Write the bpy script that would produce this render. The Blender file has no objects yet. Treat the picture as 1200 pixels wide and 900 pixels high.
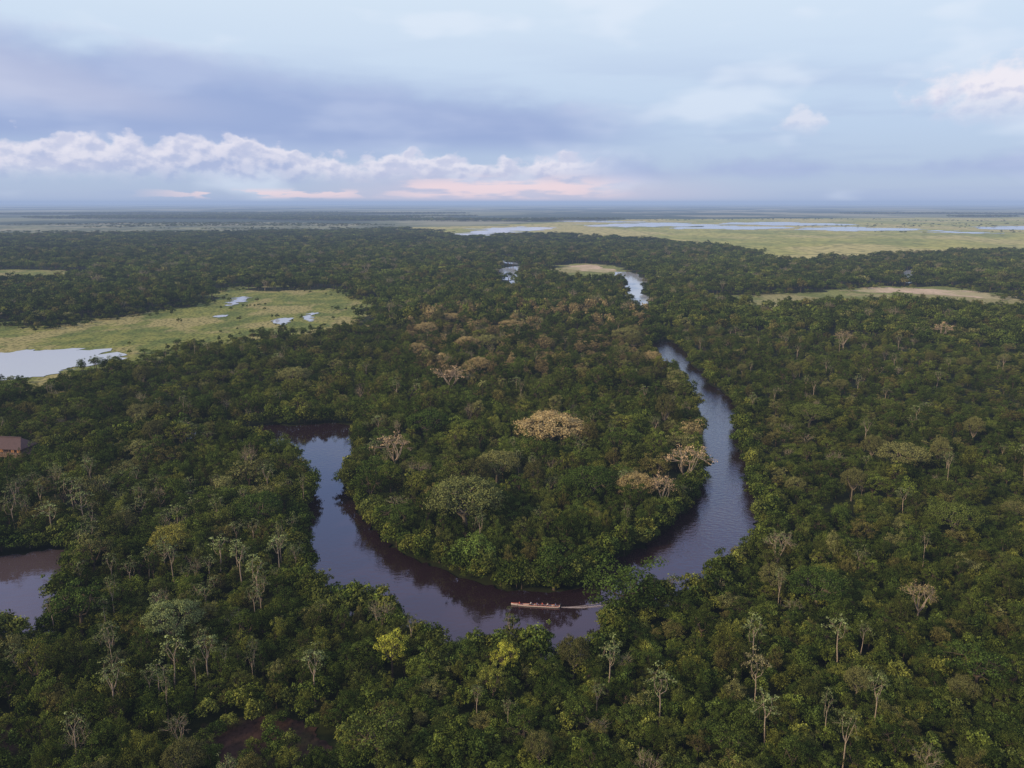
import bpy, bmesh, math, random, os
import numpy as np
from mathutils import Vector, Matrix, Euler
from mathutils.geometry import delaunay_2d_cdt
random.seed(7); RNG = np.random.default_rng(7)
scene = bpy.context.scene
COL = scene.collection
H = 90.0; F = 924.0; PITCH = math.atan(213/924.0)
CP, SP = math.cos(PITCH), math.sin(PITCH)

def G(u, v, h=0.0):
    """survey: world x,y of the spot whose point at height h lies on a sight line from the drone"""
    x = (u-600)/F; y = -(v-450)/F
    d = (x, CP+y*SP, -SP+y*CP)
    t = (H-h)/(-d[2])
    return (d[0]*t, d[1]*t)

def lin(r, g, b):
    f = lambda c: (c/255/12.92) if c/255 <= 0.04045 else ((c/255+0.055)/1.055)**2.4
    return (f(r), f(g), f(b))

# ------------------------------------------------------------- camera
cam = bpy.data.cameras.new("camera"); camo = bpy.data.objects.new("camera", cam)
COL.objects.link(camo); scene.camera = camo
camo.location = (0, 0, H); camo.rotation_euler = (math.pi/2-PITCH, 0, 0)
cam.sensor_width = 36; cam.lens = 36*F/1200; cam.clip_start = 1; cam.clip_end = 400000
scene.view_settings.view_transform = 'Standard'; scene.view_settings.look = 'None'
scene.view_settings.exposure = 0

# ------------------------------------------------------------- node expression helper
class N:
    def __init__(s, nt): s.nt = nt
    def node(s, t, **kw):
        n = s.nt.nodes.new(t)
        for k, v in kw.items(): setattr(n, k, v)
        return n
    def put(s, sock, val):
        if isinstance(val, S): s.nt.links.new(val.o, sock)
        elif isinstance(val, (tuple, list)):
            if len(sock.default_value) == 4 and len(val) == 3: val = (*val, 1)
            sock.default_value = val
        else: sock.default_value = val
    def m(s, op, a, b=0.0, c=None):
        n = s.node('ShaderNodeMath', operation=op)
        s.put(n.inputs[0], a); s.put(n.inputs[1], b)
        if c is not None: s.put(n.inputs[2], c)
        return S(s, n.outputs[0])
    def ss(s, x, a, b):
        n = s.node('ShaderNodeMapRange', interpolation_type='SMOOTHSTEP')
        s.put(n.inputs[0], x); s.put(n.inputs[1], a); s.put(n.inputs[2], b)
        return S(s, n.outputs[0])
    def vec(s, x, y, z=0.0):
        n = s.node('ShaderNodeCombineXYZ')
        for i, q in enumerate((x, y, z)): s.put(n.inputs[i], q)
        return S(s, n.outputs[0])
    def noise(s, v, scale=1.0, detail=4.0, rough=0.5, dist=0.0, dim='3D'):
        n = s.node('ShaderNodeTexNoise', noise_dimensions=dim)
        s.put(n.inputs['Vector'], v); n.inputs['Scale'].default_value = scale
        n.inputs['Detail'].default_value = detail; n.inputs['Roughness'].default_value = rough
        n.inputs['Distortion'].default_value = dist
        return S(s, n.outputs['Fac'])
    def mix(s, f, a, b, blend='MIX'):
        n = s.node('ShaderNodeMix', data_type='RGBA', blend_type=blend)
        s.put(n.inputs[0], f); s.put(n.inputs[6], a); s.put(n.inputs[7], b)
        return S(s, n.outputs[2])
    def sep(s, v):
        n = s.node('ShaderNodeSeparateXYZ'); s.put(n.inputs[0], v)
        return [S(s, n.outputs[i]) for i in range(3)]
    def ramp(s, f, stops):
        n = s.node('ShaderNodeValToRGB'); s.put(n.inputs[0], f)
        e = n.color_ramp.elements
        while len(e) < len(stops): e.new(0.5)
        for el, (p, c) in zip(e, stops): el.position = p; el.color = (*c, 1)
        return S(s, n.outputs[0])
class S:
    def __init__(s, n, o): s.n = n; s.o = o
    def __add__(s, b): return s.n.m('ADD', s, b)
    def __radd__(s, b): return s.n.m('ADD', s, b)
    def __sub__(s, b): return s.n.m('SUBTRACT', s, b)
    def __rsub__(s, b): return s.n.m('SUBTRACT', b, s)
    def __mul__(s, b): return s.n.m('MULTIPLY', s, b)
    def __rmul__(s, b): return s.n.m('MULTIPLY', s, b)
    def __truediv__(s, b): return s.n.m('DIVIDE', s, b)

# ------------------------------------------------------------- world sky
SUN_EL, SUN_AZ = 26.0, 238.0      # compass style azimuth, 0 = +Y, clockwise
world = bpy.data.worlds.new("World"); scene.world = world; world.use_nodes = True
nt = world.node_tree; nt.nodes.clear(); n = N(nt)
tc = n.node('ShaderNodeTexCoord')
X, Y, Z = n.sep(S(n, tc.outputs['Generated']))
el = n.m('ARCSINE', Z)*57.2958
az = n.m('ARCTAN2', X, Y)*57.2958
elc = n.m('MAXIMUM', el, 0.0)
base = n.ramp(elc/60.0, [(0.0, lin(174, 188, 216)), (0.027, lin(174, 192, 220)), (0.08, lin(184, 203, 230)),
                         (0.15, lin(200, 217, 238)), (0.22, lin(212, 227, 243)), (0.30, lin(158, 186, 246)), (0.40, lin(166, 184, 240)), (0.50, lin(190, 184, 226)), (0.70, lin(170, 175, 214)), (1.0, lin(188, 200, 220))])
sky = n.node('ShaderNodeTexSky', sky_type='NISHITA'); sky.sun_disc = False
sky.sun_elevation = math.radians(SUN_EL); sky.sun_rotation = math.radians(SUN_AZ)
skyv = n.mix(1.0, S(n, sky.outputs[0]), (0.10, 0.10, 0.10), 'MULTIPLY')
col = n.mix(0.08, base, skyv)
A = n.noise(n.vec(az*0.055, el*0.42+2.0), 1.0, 4, 0.5, 0.0, '2D')
B = n.noise(n.vec(az*0.10+7.0, el*0.28), 1.0, 3, 0.5, 0.0, '2D')
C1 = n.noise(n.vec(az*0.62, el*0.95), 1.0, 5, 0.5, 0.0, '2D')
C2 = n.noise(n.vec(az*0.62+0.14, el*0.95-0.30), 1.0, 3, 0.5, 0.0, '2D')
# thin soft streaks
col = n.mix(n.ss(A, 0.42, 0.70)*0.4*(1.0-n.ss(el, 5, 12)), col, lin(157, 174, 213))
col = n.mix(n.ss(B, 0.52, 0.72)*0.5*(1.0-n.ss(el, 13, 16)), col, lin(222, 231, 244))
# big blue-grey stratus
top = 11.0 - (az+33.0)*0.090
m1 = n.ss(top + (B-0.5)*4.0 + (A-0.5)*1.2 + (C1-0.5)*0.6 - el, 0.0, 2.6)*n.ss(el, 2.5, 4.5)*(1.0-n.ss(az, 1.0, 13.0))
c1 = n.mix(n.ss(A*0.4+B*0.6, 0.42, 0.64)*0.5, lin(148, 166, 208), lin(184, 196, 225))
col = n.mix(m1*0.9, col, c1)
# soft warm-pale slanted veil at the far left
sl = el+az*0.28
veil = n.ss(sl+(B-0.5)*2.0, -3.4, -1.6)*(1.0-n.ss(sl+(B-0.5)*2.0, -1.4, 1.6))*(1.0-n.ss(az, -24.0, -14.0))*n.ss(el, 4.5, 6.5)
col = n.mix(veil*0.4, col, lin(206, 207, 224))
# soft purple bank, lower right
fr = 3.4+(B-0.5)*4.0+(C1-0.5)*1.0
col = n.mix(n.ss(fr-el, 0.0, 1.6)*n.ss(el-1.1+(B-0.5)*2.0, 0.0, 1.2)*n.ss(az, -2.0, 10.0)*0.6, col, lin(157, 171, 212))
# cumulus row, tallest left of centre
bx = (az+19.5)/5.5
hl = 4.0-(az+33.0)*0.030+(B-0.5)*3.2+n.m('POWER', 2.718, bx*bx*(-1.0))*0.9
f = hl+(C1-0.5)*2.5-el
m = n.ss(f, 0.0, 0.55)*n.ss(el-1.0+(C1-0.5)*1.2, 0.0, 1.4)*(1.0-n.ss(az, 3.0, 8.0))
rel = n.ss(C2-C1, -0.15, 0.15)
t = n.m('MINIMUM', rel*0.45+(1.0-n.ss(f, 0.1, 2.8))*0.6, 1.0)
col = n.mix(m*0.88, col, n.mix(t, lin(166, 178, 213), lin(228, 225, 236)))
# peach-pink glow and patches low on the horizon
gl = (1.0-n.ss(el, 0.2, 2.6))*n.ss(az, -18.0, -4.0)*(1.0-n.ss(az, 4.0, 20.0))
col = n.mix(gl*0.5, col, lin(222, 205, 218))
pk = n.noise(n.vec(az*0.28+3.0, el*1.5), 1.0, 4, 0.5, 0.0, '2D')
mp = n.ss(pk, 0.46, 0.56)*n.ss(el, 0.15, 0.4)*(1.0-n.ss(el, 0.6, 1.0))*n.ss(az, -26.0, -20.0)*(1.0-n.ss(az, -12.0, -9.0))
mp2 = n.ss(pk, 0.36, 0.58)*n.ss(el, 0.0, 0.5)*(1.0-n.ss(el, 1.0, 2.1))*n.ss(az, -12.0, -5.0)*(1.0-n.ss(az, 3.0, 10.0))
col = n.mix(n.m('MAXIMUM', mp, mp2)*0.8, col, lin(246, 219, 220))
# isolated cumulus heads on the right
def puff(col, a0, e0, ra, re, op=0.9, wob=1.6):
    dx = (az-a0)/ra; dy = (el-e0)/re
    r = n.m('SQRT', dx*dx+dy*dy)
    m = n.ss(1.0-r+(C1-0.5)*wob, 0.0, 0.45)*n.ss(dy+0.85+(C1-0.5)*0.6, 0.0, 1.1)
    return n.mix(m*op, col, n.mix(n.ss(dy+(C2-C1)*3.0, -0.7, 0.3), lin(204, 207, 228), lin(234, 230, 238)))
col = puff(col, 32.5, 6.2, 7.8, 2.5, 0.95, 0.9)
col = puff(col, 19.3, 5.0, 1.7, 1.2, 0.5)
col = puff(col, 34.0, 12.5, 2.5, 0.8, 0.8)
bg = n.node('ShaderNodeBackground'); n.put(bg.inputs[0], col); bg.inputs[1].default_value = 1.07
wo = n.node('ShaderNodeOutputWorld'); nt.links.new(bg.outputs[0], wo.inputs[0])
world.cycles.sampling_method = 'MANUAL'; world.cycles.sample_map_resolution = 256

sun = bpy.data.lights.new("sun", 'SUN'); sun.energy = 3.4; sun.angle = math.radians(8); sun.color = (1.0, 0.82, 0.55)
suno = bpy.data.objects.new("sun", sun); COL.objects.link(suno)
a, e = math.radians(SUN_AZ), math.radians(SUN_EL)
sd = Vector((math.sin(a)*math.cos(e), math.cos(a)*math.cos(e), math.sin(e)))
suno.rotation_euler = sd.to_track_quat('Z', 'Y').to_euler(); suno.location = (0, 0, 200)

# ------------------------------------------------------------- materials
def newmat(name):
    m = bpy.data.materials.new(name); m.use_nodes = True
    nt = m.node_tree; b = nt.nodes['Principled BSDF']
    return m, N(nt), b
def simple(name, c, rough=0.6, var=0.15, scale=3.0, metallic=0.0):
    m, n, b = newmat(name)
    t = n.node('ShaderNodeTexCoord'); f = n.noise(S(n, t.outputs['Object']), scale, 4)
    n.put(b.inputs['Base Color'], n.mix(f, tuple(x*(1-var) for x in c), tuple(min(1, x*(1+var)) for x in c)))
    b.inputs['Roughness'].default_value = rough; b.inputs['Metallic'].default_value = metallic
    return m
def flatdiff(name, c):
    m = bpy.data.materials.new(name); m.use_nodes = True; nt_ = m.node_tree; nt_.nodes.clear(); n = N(nt_)
    p = n.node('ShaderNodeTexCoord'); f = n.noise(S(n, p.outputs['Object']), 1.5, 2)
    df = n.node('ShaderNodeBsdfDiffuse'); n.put(df.inputs[0], n.mix(f, tuple(q*0.7 for q in c), tuple(q*1.3 for q in c)))
    out = n.node('ShaderNodeOutputMaterial'); nt_.links.new(df.outputs[0], out.inputs[0]); return m
def leafmat():
    m = bpy.data.materials.new("foliage"); m.use_nodes = True; nt_ = m.node_tree; nt_.nodes.clear(); n = N(nt_)
    at = n.node('ShaderNodeAttribute', attribute_type='INSTANCER', attribute_name='tint')
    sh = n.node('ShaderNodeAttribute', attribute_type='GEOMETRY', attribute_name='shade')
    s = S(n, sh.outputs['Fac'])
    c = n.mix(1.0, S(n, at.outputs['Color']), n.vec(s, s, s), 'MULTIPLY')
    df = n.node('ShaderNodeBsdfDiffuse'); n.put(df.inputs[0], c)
    out = n.node('ShaderNodeOutputMaterial'); nt_.links.new(df.outputs[0], out.inputs[0])
    return m
M_LEAF = leafmat()
M_BARK = flatdiff("dark_bark", (0.12, 0.09, 0.06))
M_MIDB = flatdiff("grey_brown_bark", (0.20, 0.16, 0.11))
M_PALE = flatdiff("pale_bark", (0.38, 0.29, 0.20))

def pos(n):
    g = n.node('ShaderNodeNewGeometry'); return S(n, g.outputs['Position'])
def groundmat():
    m, n, b = newmat("forest_floor")
    p = pos(n); x, y, z = n.sep(p)
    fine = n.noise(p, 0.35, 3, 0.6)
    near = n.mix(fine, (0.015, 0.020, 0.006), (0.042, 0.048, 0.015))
    big = n.noise(n.vec(x*0.0005, y*0.00035), 1.0, 6, 0.62, 0, '2D')
    big2 = n.noise(n.vec(x*0.0011+5, y*0.0006), 1.0, 5, 0.6, 0, '2D')
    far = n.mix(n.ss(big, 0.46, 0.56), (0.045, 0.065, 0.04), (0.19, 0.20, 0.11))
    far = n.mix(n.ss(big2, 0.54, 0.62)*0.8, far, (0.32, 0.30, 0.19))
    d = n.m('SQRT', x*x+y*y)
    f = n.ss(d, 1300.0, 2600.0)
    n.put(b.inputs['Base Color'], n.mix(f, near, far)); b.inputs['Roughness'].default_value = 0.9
    b.inputs['Specular IOR Level'].default_value = 0.1
    return m
def meadowmat(name, a, c, w, s1=0.03, dk=0.6):
    m, n, b = newmat(name)
    p = pos(n); x, y, z = n.sep(p)
    f1 = n.noise(n.vec(x*s1, y*s1*0.7), 1.0, 5, 0.6, 0, '2D'); f2 = n.noise(n.vec(x*s1*9, y*s1*6), 1.0, 3, 0.6, 0, '2D'); f3 = n.noise(n.vec(x*s1*0.4+7, y*s1*0.25), 1.0, 4, 0.55, 0, '2D')
    k = n.mix(n.ss(f1, 0.38, 0.62), a, c); k = n.mix(n.ss(f3, 0.48, 0.60), k, w)
    k = n.mix(n.ss(f2, 0.42, 0.7)*dk, k, tuple(q*0.35 for q in c))
    n.put(b.inputs['Base Color'], k); b.inputs['Roughness'].default_value = 0.9; b.inputs['Specular IOR Level'].default_value = 0.1
    return m
def watermat(name, c, bump=0.1, sc=0.6, rough=0.04, ior=1.33, river=False):
    m, n, b = newmat(name)
    p = pos(n); x, y, z = n.sep(p)
    b.inputs['Base Color'].default_value = (*c, 1)
    b.inputs['Roughness'].default_value = rough; b.inputs['IOR'].default_value = ior
    w = n.noise(n.vec(x*sc, y*sc*1.6), 1.0, 3, 0.6, 0.0, '2D')
    patch = n.noise(n.vec(x*0.02, y*0.02), 1.0, 2, 0.5, 0, '2D')
    st = n.ss(patch, 0.40, 0.65)*bump+0.012
    if river:   # the open reach is wind-rippled, the sheltered bend is calm
        st = st+n.ss(x+(patch-0.5)*40.0, 30.0, 62.0)*0.13
    bu = n.node('ShaderNodeBump'); n.put(bu.inputs['Height'], w); n.put(bu.inputs['Strength'], st)
    bu.inputs['Distance'].default_value = 1.0
    n.nt.links.new(bu.outputs[0], b.inputs['Normal'])
    return m
M_GROUND = groundmat()
M_MEADOW = meadowmat("wet_meadow", (0.27, 0.27, 0.062), (0.14, 0.175, 0.038), (0.38, 0.32, 0.12), 0.05, 0.85)
M_FARMEADOW = meadowmat("far_meadow", (0.44, 0.41, 0.11), (0.27, 0.29, 0.075), (0.50, 0.43, 0.16), 0.006, 0.7)
M_DULLMEADOW = meadowmat("dull_far_meadow", (0.28, 0.28, 0.15), (0.13, 0.15, 0.09), (0.36, 0.33, 0.21), 0.005, 0.7)
M_GRASS = meadowmat("clearing_grass", (0.25, 0.26, 0.075), (0.17, 0.19, 0.05), (0.33, 0.29, 0.12), 0.035)
M_SAND = meadowmat("bare_sand", (0.62, 0.46, 0.31), (0.52, 0.40, 0.25), (0.42, 0.36, 0.18), 0.04, 0.4)
M_MUD = meadowmat("mud", (0.075, 0.040, 0.030), (0.05, 0.03, 0.022), (0.06, 0.05, 0.022), 0.15)
M_RIVER = watermat("river_water", (0.024, 0.012, 0.014), 0.04, 0.55, 0.04, 1.85, True)
M_POOL = watermat("pool_water", (0.46, 0.46, 0.46), 0.02, 0.3, 0.1, 1.45)
M_OXBOW = watermat("oxbow", (0.085, 0.060, 0.062), 0.03, 0.3, 0.05, 1.8)

# ------------------------------------------------------------- geometry helpers
def addobj(name, mesh, parent=None, **props):
    o = bpy.data.objects.new(name, mesh); COL.objects.link(o)
    if parent: o.parent = parent
    for k, v in props.items(): o[k] = v
    return o
def mesh_np(name, V, Fq, mat, shade=None, smooth=False):
    V = np.asarray(V, dtype=np.float32); Fq = np.asarray(Fq, dtype=np.int32)
    me = bpy.data.meshes.new(name); k = Fq.shape[1]
    me.vertices.add(len(V)); me.vertices.foreach_set('co', V.ravel())
    me.loops.add(Fq.size); me.loops.foreach_set('vertex_index', Fq.ravel())
    me.polygons.add(len(Fq)); me.polygons.foreach_set('loop_start', np.arange(0, Fq.size, k, dtype=np.int32))
    me.polygons.foreach_set('loop_total', np.full(len(Fq), k, dtype=np.int32))
    if smooth: me.polygons.foreach_set('use_smooth', np.ones(len(Fq), dtype=bool))
    if shade is not None:
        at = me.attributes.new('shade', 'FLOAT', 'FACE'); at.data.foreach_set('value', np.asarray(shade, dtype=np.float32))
    me.materials.append(mat); me.update(calc_edges=True)
    return me
def mesh_py(name, V, Fc, mat, smooth=False):
    me = bpy.data.meshes.new(name); me.from_pydata([tuple(v) for v in V], [], [tuple(f) for f in Fc]); me.update()
    if mat: me.materials.append(mat)
    if smooth:
        for p in me.polygons: p.use_smooth = True
    return me

def curve_poly(pts, sub=5, jit=0.0, seed=1, rag=0.0):
    r = np.random.default_rng(seed); P = np.array(pts, float); n_ = len(P); out = []
    for i in range(n_):
        p0, p1, p2, p3 = P[i-1], P[i], P[(i+1) % n_], P[(i+2) % n_]
        L = np.linalg.norm(p2-p1)
        for k in range(sub):
            t = k/sub
            q = 0.5*((2*p1)+(-p0+p2)*t+(2*p0-5*p1+4*p2-p3)*t*t+(-p0+3*p1-3*p2+p3)*t**3)
            out.append(q+r.normal(0, 1, 2)*jit*min(L, 30)/30)
    for lev in range(2 if rag else 0):      # ragged marshy edge
        new = []
        for i in range(len(out)):
            a_, b_ = out[i], out[(i+1) % len(out)]; L = np.linalg.norm(b_-a_); nn = np.array((b_[1]-a_[1], a_[0]-b_[0]))/max(L, 1e-6)
            new += [a_, (a_+b_)/2+nn*r.normal(0, 1)*L*rag]
        out = new
    return np.array(out)
def inpoly(P, poly):
    x, y = P[:, 0], P[:, 1]; c = np.zeros(len(P), bool); n_ = len(poly)
    for i in range(n_):
        x1, y1 = poly[i]; x2, y2 = poly[i-1]
        if y1 == y2: continue
        k = ((y1 > y) != (y2 > y)) & (x < (x2-x1)*(y-y1)/(y2-y1)+x1); c ^= k
    return c
def dist_poly(P, poly):
    d = np.full(len(P), 1e9)
    for i in range(len(poly)):
        a, b = poly[i-1], poly[i]; ab = b-a; L = (ab@ab)+1e-9
        t = np.clip(((P-a)@ab)/L, 0, 1); q = a+t[:, None]*ab
        d = np.minimum(d, np.hypot(P[:, 0]-q[:, 0], P[:, 1]-q[:, 1]))
    return d
WATER = []; OPEN = []
def sheet(name, pix, z, mat, sub=5, jit=0.8, kind='water', rag=0.0):
    w = [G(*p) for p in pix]; poly = curve_poly(w, sub, jit, len(pix), rag); m_ = len(poly)
    vs_, es_, fs_, _, _, _ = delaunay_2d_cdt([Vector(p) for p in poly], [], [list(range(m_))], 1, 1e-4)
    cs = np.array([np.mean([vs_[i] for i in f_], axis=0) for f_ in fs_]); ok = inpoly(cs, poly)
    T = []
    for f_, k_ in zip(fs_, ok):
        a_, b_, c_ = (vs_[i] for i in f_[:3])
        if not k_: continue
        ar = (b_.x-a_.x)*(c_.y-a_.y)-(b_.y-a_.y)*(c_.x-a_.x)
        T.append(tuple(f_) if ar > 0 else tuple(reversed(f_)))
    me = mesh_py(name, [(p.x, p.y, z) for p in vs_], T, mat)
    addobj(name, me, kind='structure')
    (WATER if kind == 'water' else OPEN).append(poly)
    return poly

# ------------------------------------------------------------- ground
rings = [0, 150, 400, 900, 1800, 3500, 7000, 14000, 28000, 60000, 150000]
V = [(0, 0, 0)]; Fc = []; NS = 64
for r in rings[1:]:
    for k in range(NS): V.append((r*math.cos(2*math.pi*k/NS), r*math.sin(2*math.pi*k/NS), 0))
for k in range(NS): Fc.append((0, 1+k, 1+(k+1) % NS))
for i in range(len(rings)-2):
    a0 = 1+i*NS; b0 = a0+NS
    for k in range(NS): Fc.append((a0+k, b0+k, b0+(k+1) % NS, a0+(k+1) % NS))
addobj("ground", mesh_py("ground", V, Fc, M_GROUND), kind='structure')

RIVER = sheet("river", [(772, 400, 0), (792, 404, 0), (812, 420, 3), (838, 446, 3), (862, 466, 3), (868, 495, 1), (873, 520, 1), (884, 560, 1), (892, 596, 3),
    (886, 624, 6), (854, 644, 6), (818, 672, 7), (787, 682, 7), (758, 669, 7), (740, 675, 7), (718, 702, 7), (706, 730, 7), (640, 737, 7),
    (600, 729, 7), (560, 730, 7), (522, 738, 7), (482, 714, 7), (455, 699, 7), (430, 687, 7), (397, 690, 7), (372, 674, 6), (355, 648, 3), (357, 620, 1),
    (362, 590, 1), (358, 560, 2), (348, 534, 5), (336, 518, 5), (300, 512, 4), (260, 512, 0), (200, 516, 0), (130, 526, 0), (60, 545, 0), (-90, 554, 0),
    (-90, 548, 0), (40, 543, 0), (90, 530, 0), (130, 521, 0), (200, 511, 0), (260, 504, 0), (340, 499, 0), (408, 499, 0), (417, 515, 0), (417, 540, 0), (412, 560, 0),
    (406, 578, 0), (421, 602, 0), (438, 620, 0), (458, 643, 0), (484, 655, 0), (522, 672, 0), (560, 684, 0), (600, 694, 0), (650, 696, 0), (688, 688, 0),
    (702, 668, 0), (732, 653, 0), (762, 638, 0), (792, 610, 0), (810, 590, 0), (820, 562, 0), (819, 520, 0), (815, 490, 0), (808, 462, 0),
    (792, 443, 0), (768, 427, 0), (762, 408, 0)], 0.35, M_RIVER, 5, 1.8)
sheet("oxbow_water", [(-120, 664, 0), (0, 656, 0), (50, 648, 0), (86, 646, 0), (86, 662, 2), (70, 690, 6), (56, 712, 7), (0, 718, 7), (-120, 724, 7)], 0.35, M_OXBOW, 5, 2.4)
sheet("pond", [(-60, 417, 0), (0, 414, 0), (60, 411, 0), (130, 413, 0), (136, 417, 3), (90, 423, 4), (40, 430, 5), (-60, 434, 5)], 0.35, M_POOL, 5, 4, rag=0.3)
for pix in ([(268, 354, 0), (282, 348, 0), (293, 349, 0), (286, 354, 0), (272, 359, 0)], [(320, 376, 0), (336, 373, 0), (345, 376, 0), (330, 380, 0)], [(358, 371, 0), (368, 367, 0), (373, 370, 0), (362, 376, 0)],
            [(250, 371, 0), (262, 369.5, 0), (268, 371, 0), (256, 372, 0)]):
    sheet("pond", pix, 0.35, M_POOL, 4, 3, rag=0.28)
sheet("pond", [(584, 303, 0), (597, 303, 0), (608, 310, 3), (608, 320, 13), (588, 320, 13)], 0.35, M_POOL, 4, 3, rag=0.12)
sheet("pond", [(720, 320, 0), (745, 321, 0), (754, 331, 2), (761, 345, 12), (742, 348, 12), (737, 333, 2)], 0.35, M_POOL, 4, 2, rag=0.1)
sheet("pond", [(1060, 318, 0), (1070, 318, 0), (1070, 323, 7), (1060, 323, 7)], 0.35, M_POOL)
LK = [[(532, 274, 0), (560, 270, 0), (612, 266, 0), (640, 267, 0), (606, 272, 0), (560, 276, 0)], [(690, 264, 0), (740, 262, 0), (800, 261.5, 0), (840, 264, 0), (780, 266, 0), (720, 266, 0)],
      [(790, 267.5, 0), (860, 265, 0), (930, 266, 0), (900, 269, 0), (840, 268.5, 0)], [(850, 261.5, 0), (930, 260.6, 0), (1010, 263, 0), (960, 264.5, 0), (880, 263.5, 0)], [(940, 268, 0), (1010, 266.3, 0), (1090, 268.5, 0), (1020, 271, 0), (960, 270, 0)],
      [(1145, 267, 0), (1220, 265.3, 0), (1300, 266, 0), (1300, 269.5, 0), (1200, 269.5, 0)], [(640, 259.5, 0), (700, 259, 0), (760, 259.8, 0), (700, 260.5, 0)], [(1085, 272, 0), (1120, 271, 0), (1150, 272, 0), (1120, 273, 0)]]
for i_, pix in enumerate(LK): sheet("lake", pix, 0.6, M_POOL, 5, 34, rag=0.36)
sheet("meadow", [(-160, 398, 0), (0, 386, 0), (80, 380, 0), (180, 366, 0), (240, 352, 0), (285, 335, 0), (330, 339, 0), (390, 340, 0), (436, 350, 0), (446, 362, 6), (400, 376, 8),
    (345, 386, 9), (290, 390, 9), (220, 398, 9), (160, 410, 8), (125, 422, 7), (60, 444, 6), (-160, 452, 6)], 0.12, M_MEADOW, 5, 12, 'open', 0.3)
sheet("far_meadow", [(480, 268, 0), (600, 263, 0), (760, 257, 0), (1000, 256, 0), (1400, 256, 0), (1400, 300, 0), (1200, 295, 0), (1080, 298, 0), (1000, 305, 0), (900, 306, 0), (850, 293, 0),
    (760, 282, 0), (640, 276, 0), (560, 278, 0)], 0.2, M_FARMEADOW, 6, 26, 'open', 0.25)
sheet("far_meadow", [(-200, 267, 0), (100, 262, 0), (360, 261, 0), (470, 268, 0), (300, 273, 0), (100, 275, 0), (-200, 277, 0)], 0.2, M_DULLMEADOW, 6, 40, 'open', 0.3)
sheet("clearing", [(835, 348, 0), (900, 344, 0), (960, 340, 0), (1000, 337, 0), (1090, 336, 0), (1150, 340, 0), (1205, 349, 3), (1150, 351, 8), (1100, 349, 7), (1000, 349, 8), (940, 352, 7), (900, 355, 8), (860, 354, 7)], 0.12, M_GRASS, 5, 10, 'open', 0.3)
sheet("clearing", [(650, 313, 0), (690, 309, 0), (730, 316, 0), (742, 324, 5), (700, 322, 10), (660, 319, 9)], 0.12, M_GRASS, 5, 6, 'open', 0.25)
sheet("meadow", [(-100, 318, 0), (60, 317, 0), (110, 319, 0), (60, 323, 6), (-100, 324, 6)], 0.12, M_MEADOW, 5, 6, 'open', 0.25)
sheet("sandbank", [(990, 341, 0), (1020, 338.5, 0), (1060, 338, 0), (1110, 339.5, 0), (1150, 342.5, 0), (1192, 348.5, 2), (1130, 346, 2), (1060, 342, 1), (1020, 342, 1)], 0.25, M_SAND, 5, 5, 'open', 0.25)
sheet("sandbank", [(660, 314, 0), (694, 311, 0), (722, 316, 0), (700, 319, 0)], 0.25, M_SAND, 5, 5, 'open', 0.2)
sheet("mud", [(232, 855, 0), (290, 842, 0), (360, 852, 0), (385, 872, 2), (320, 888, 3), (245, 874, 3)], 0.12, M_MUD, 5, 1, 'open', 0.25)
sheet("mud", [(-40, 850, 0), (60, 853, 0), (80, 864, 2), (20, 876, 2), (-40, 880, 2)], 0.12, M_MUD, 5, 1, 'open', 0.25)

# haze: thin low air layer
mh = bpy.data.materials.new("haze"); mh.use_nodes = True; nt = mh.node_tree; nt.nodes.clear(); n = N(nt)
ab = n.node('ShaderNodeVolumeAbsorption'); SIG = 1/11000
ab.inputs[0].default_value = (0, 0, 0, 1); ab.inputs[1].default_value = SIG
em = n.node('ShaderNodeEmission'); em.inputs[0].default_value = (*lin(156, 175, 209), 1); em.inputs[1].default_value = SIG
ad = n.node('ShaderNodeAddShader'); nt.links.new(ab.outputs[0], ad.inputs[0]); nt.links.new(em.outputs[0], ad.inputs[1])
o_ = n.node('ShaderNodeOutputMaterial'); nt.links.new(ad.outputs[0], o_.inputs['Volume'])
bm = bmesh.new(); bmesh.ops.create_cube(bm, size=1.0)
for v in bm.verts: v.co = Vector((v.co.x*160000, v.co.y*160000, -5 if v.co.z < 0 else 120))
me = bpy.data.meshes.new("haze"); bm.to_mesh(me); bm.free(); me.materials.append(mh)
addobj("haze", me, kind='structure')

# ------------------------------------------------------------- trees
def tube(P, R, sides=5):
    P = [Vector(p) for p in P]; V = []; Fq = []
    for i, p in enumerate(P):
        t = (P[min(i+1, len(P)-1)]-P[max(i-1, 0)]).normalized()
        a = t.orthogonal().normalized(); b = t.cross(a)
        for k in range(sides):
            an = 2*math.pi*k/sides; V.append(p+(a*math.cos(an)+b*math.sin(an))*R[i])
    for i in range(len(P)-1):
        for k in range(sides):
            Fq.append((i*sides+k, i*sides+(k+1) % sides, (i+1)*sides+(k+1) % sides, (i+1)*sides+k))
    return V, Fq
class Acc:
    def __init__(s): s.V = []; s.F = []
    def add(s, vf):
        o = len(s.V); s.V += [tuple(v) for v in vf[0]]; s.F += [tuple(i+o for i in f) for f in vf[1]]
def limb(acc, a, b, r0, r1, rg, sag=0.12, nseg=3, sides=4):
    a, b = np.array(a, float), np.array(b, float); L = np.linalg.norm(b-a); P = []; R = []
    off = rg.normal(0, 1, 3)*L*0.08
    for i in range(nseg+1):
        t = i/nseg; q = a+(b-a)*t+off*math.sin(math.pi*t); q[2] -= sag*L*math.sin(math.pi*t)
        P.append(q); R.append(r0+(r1-r0)*t)
    acc.add(tube(P, R, sides))
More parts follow.
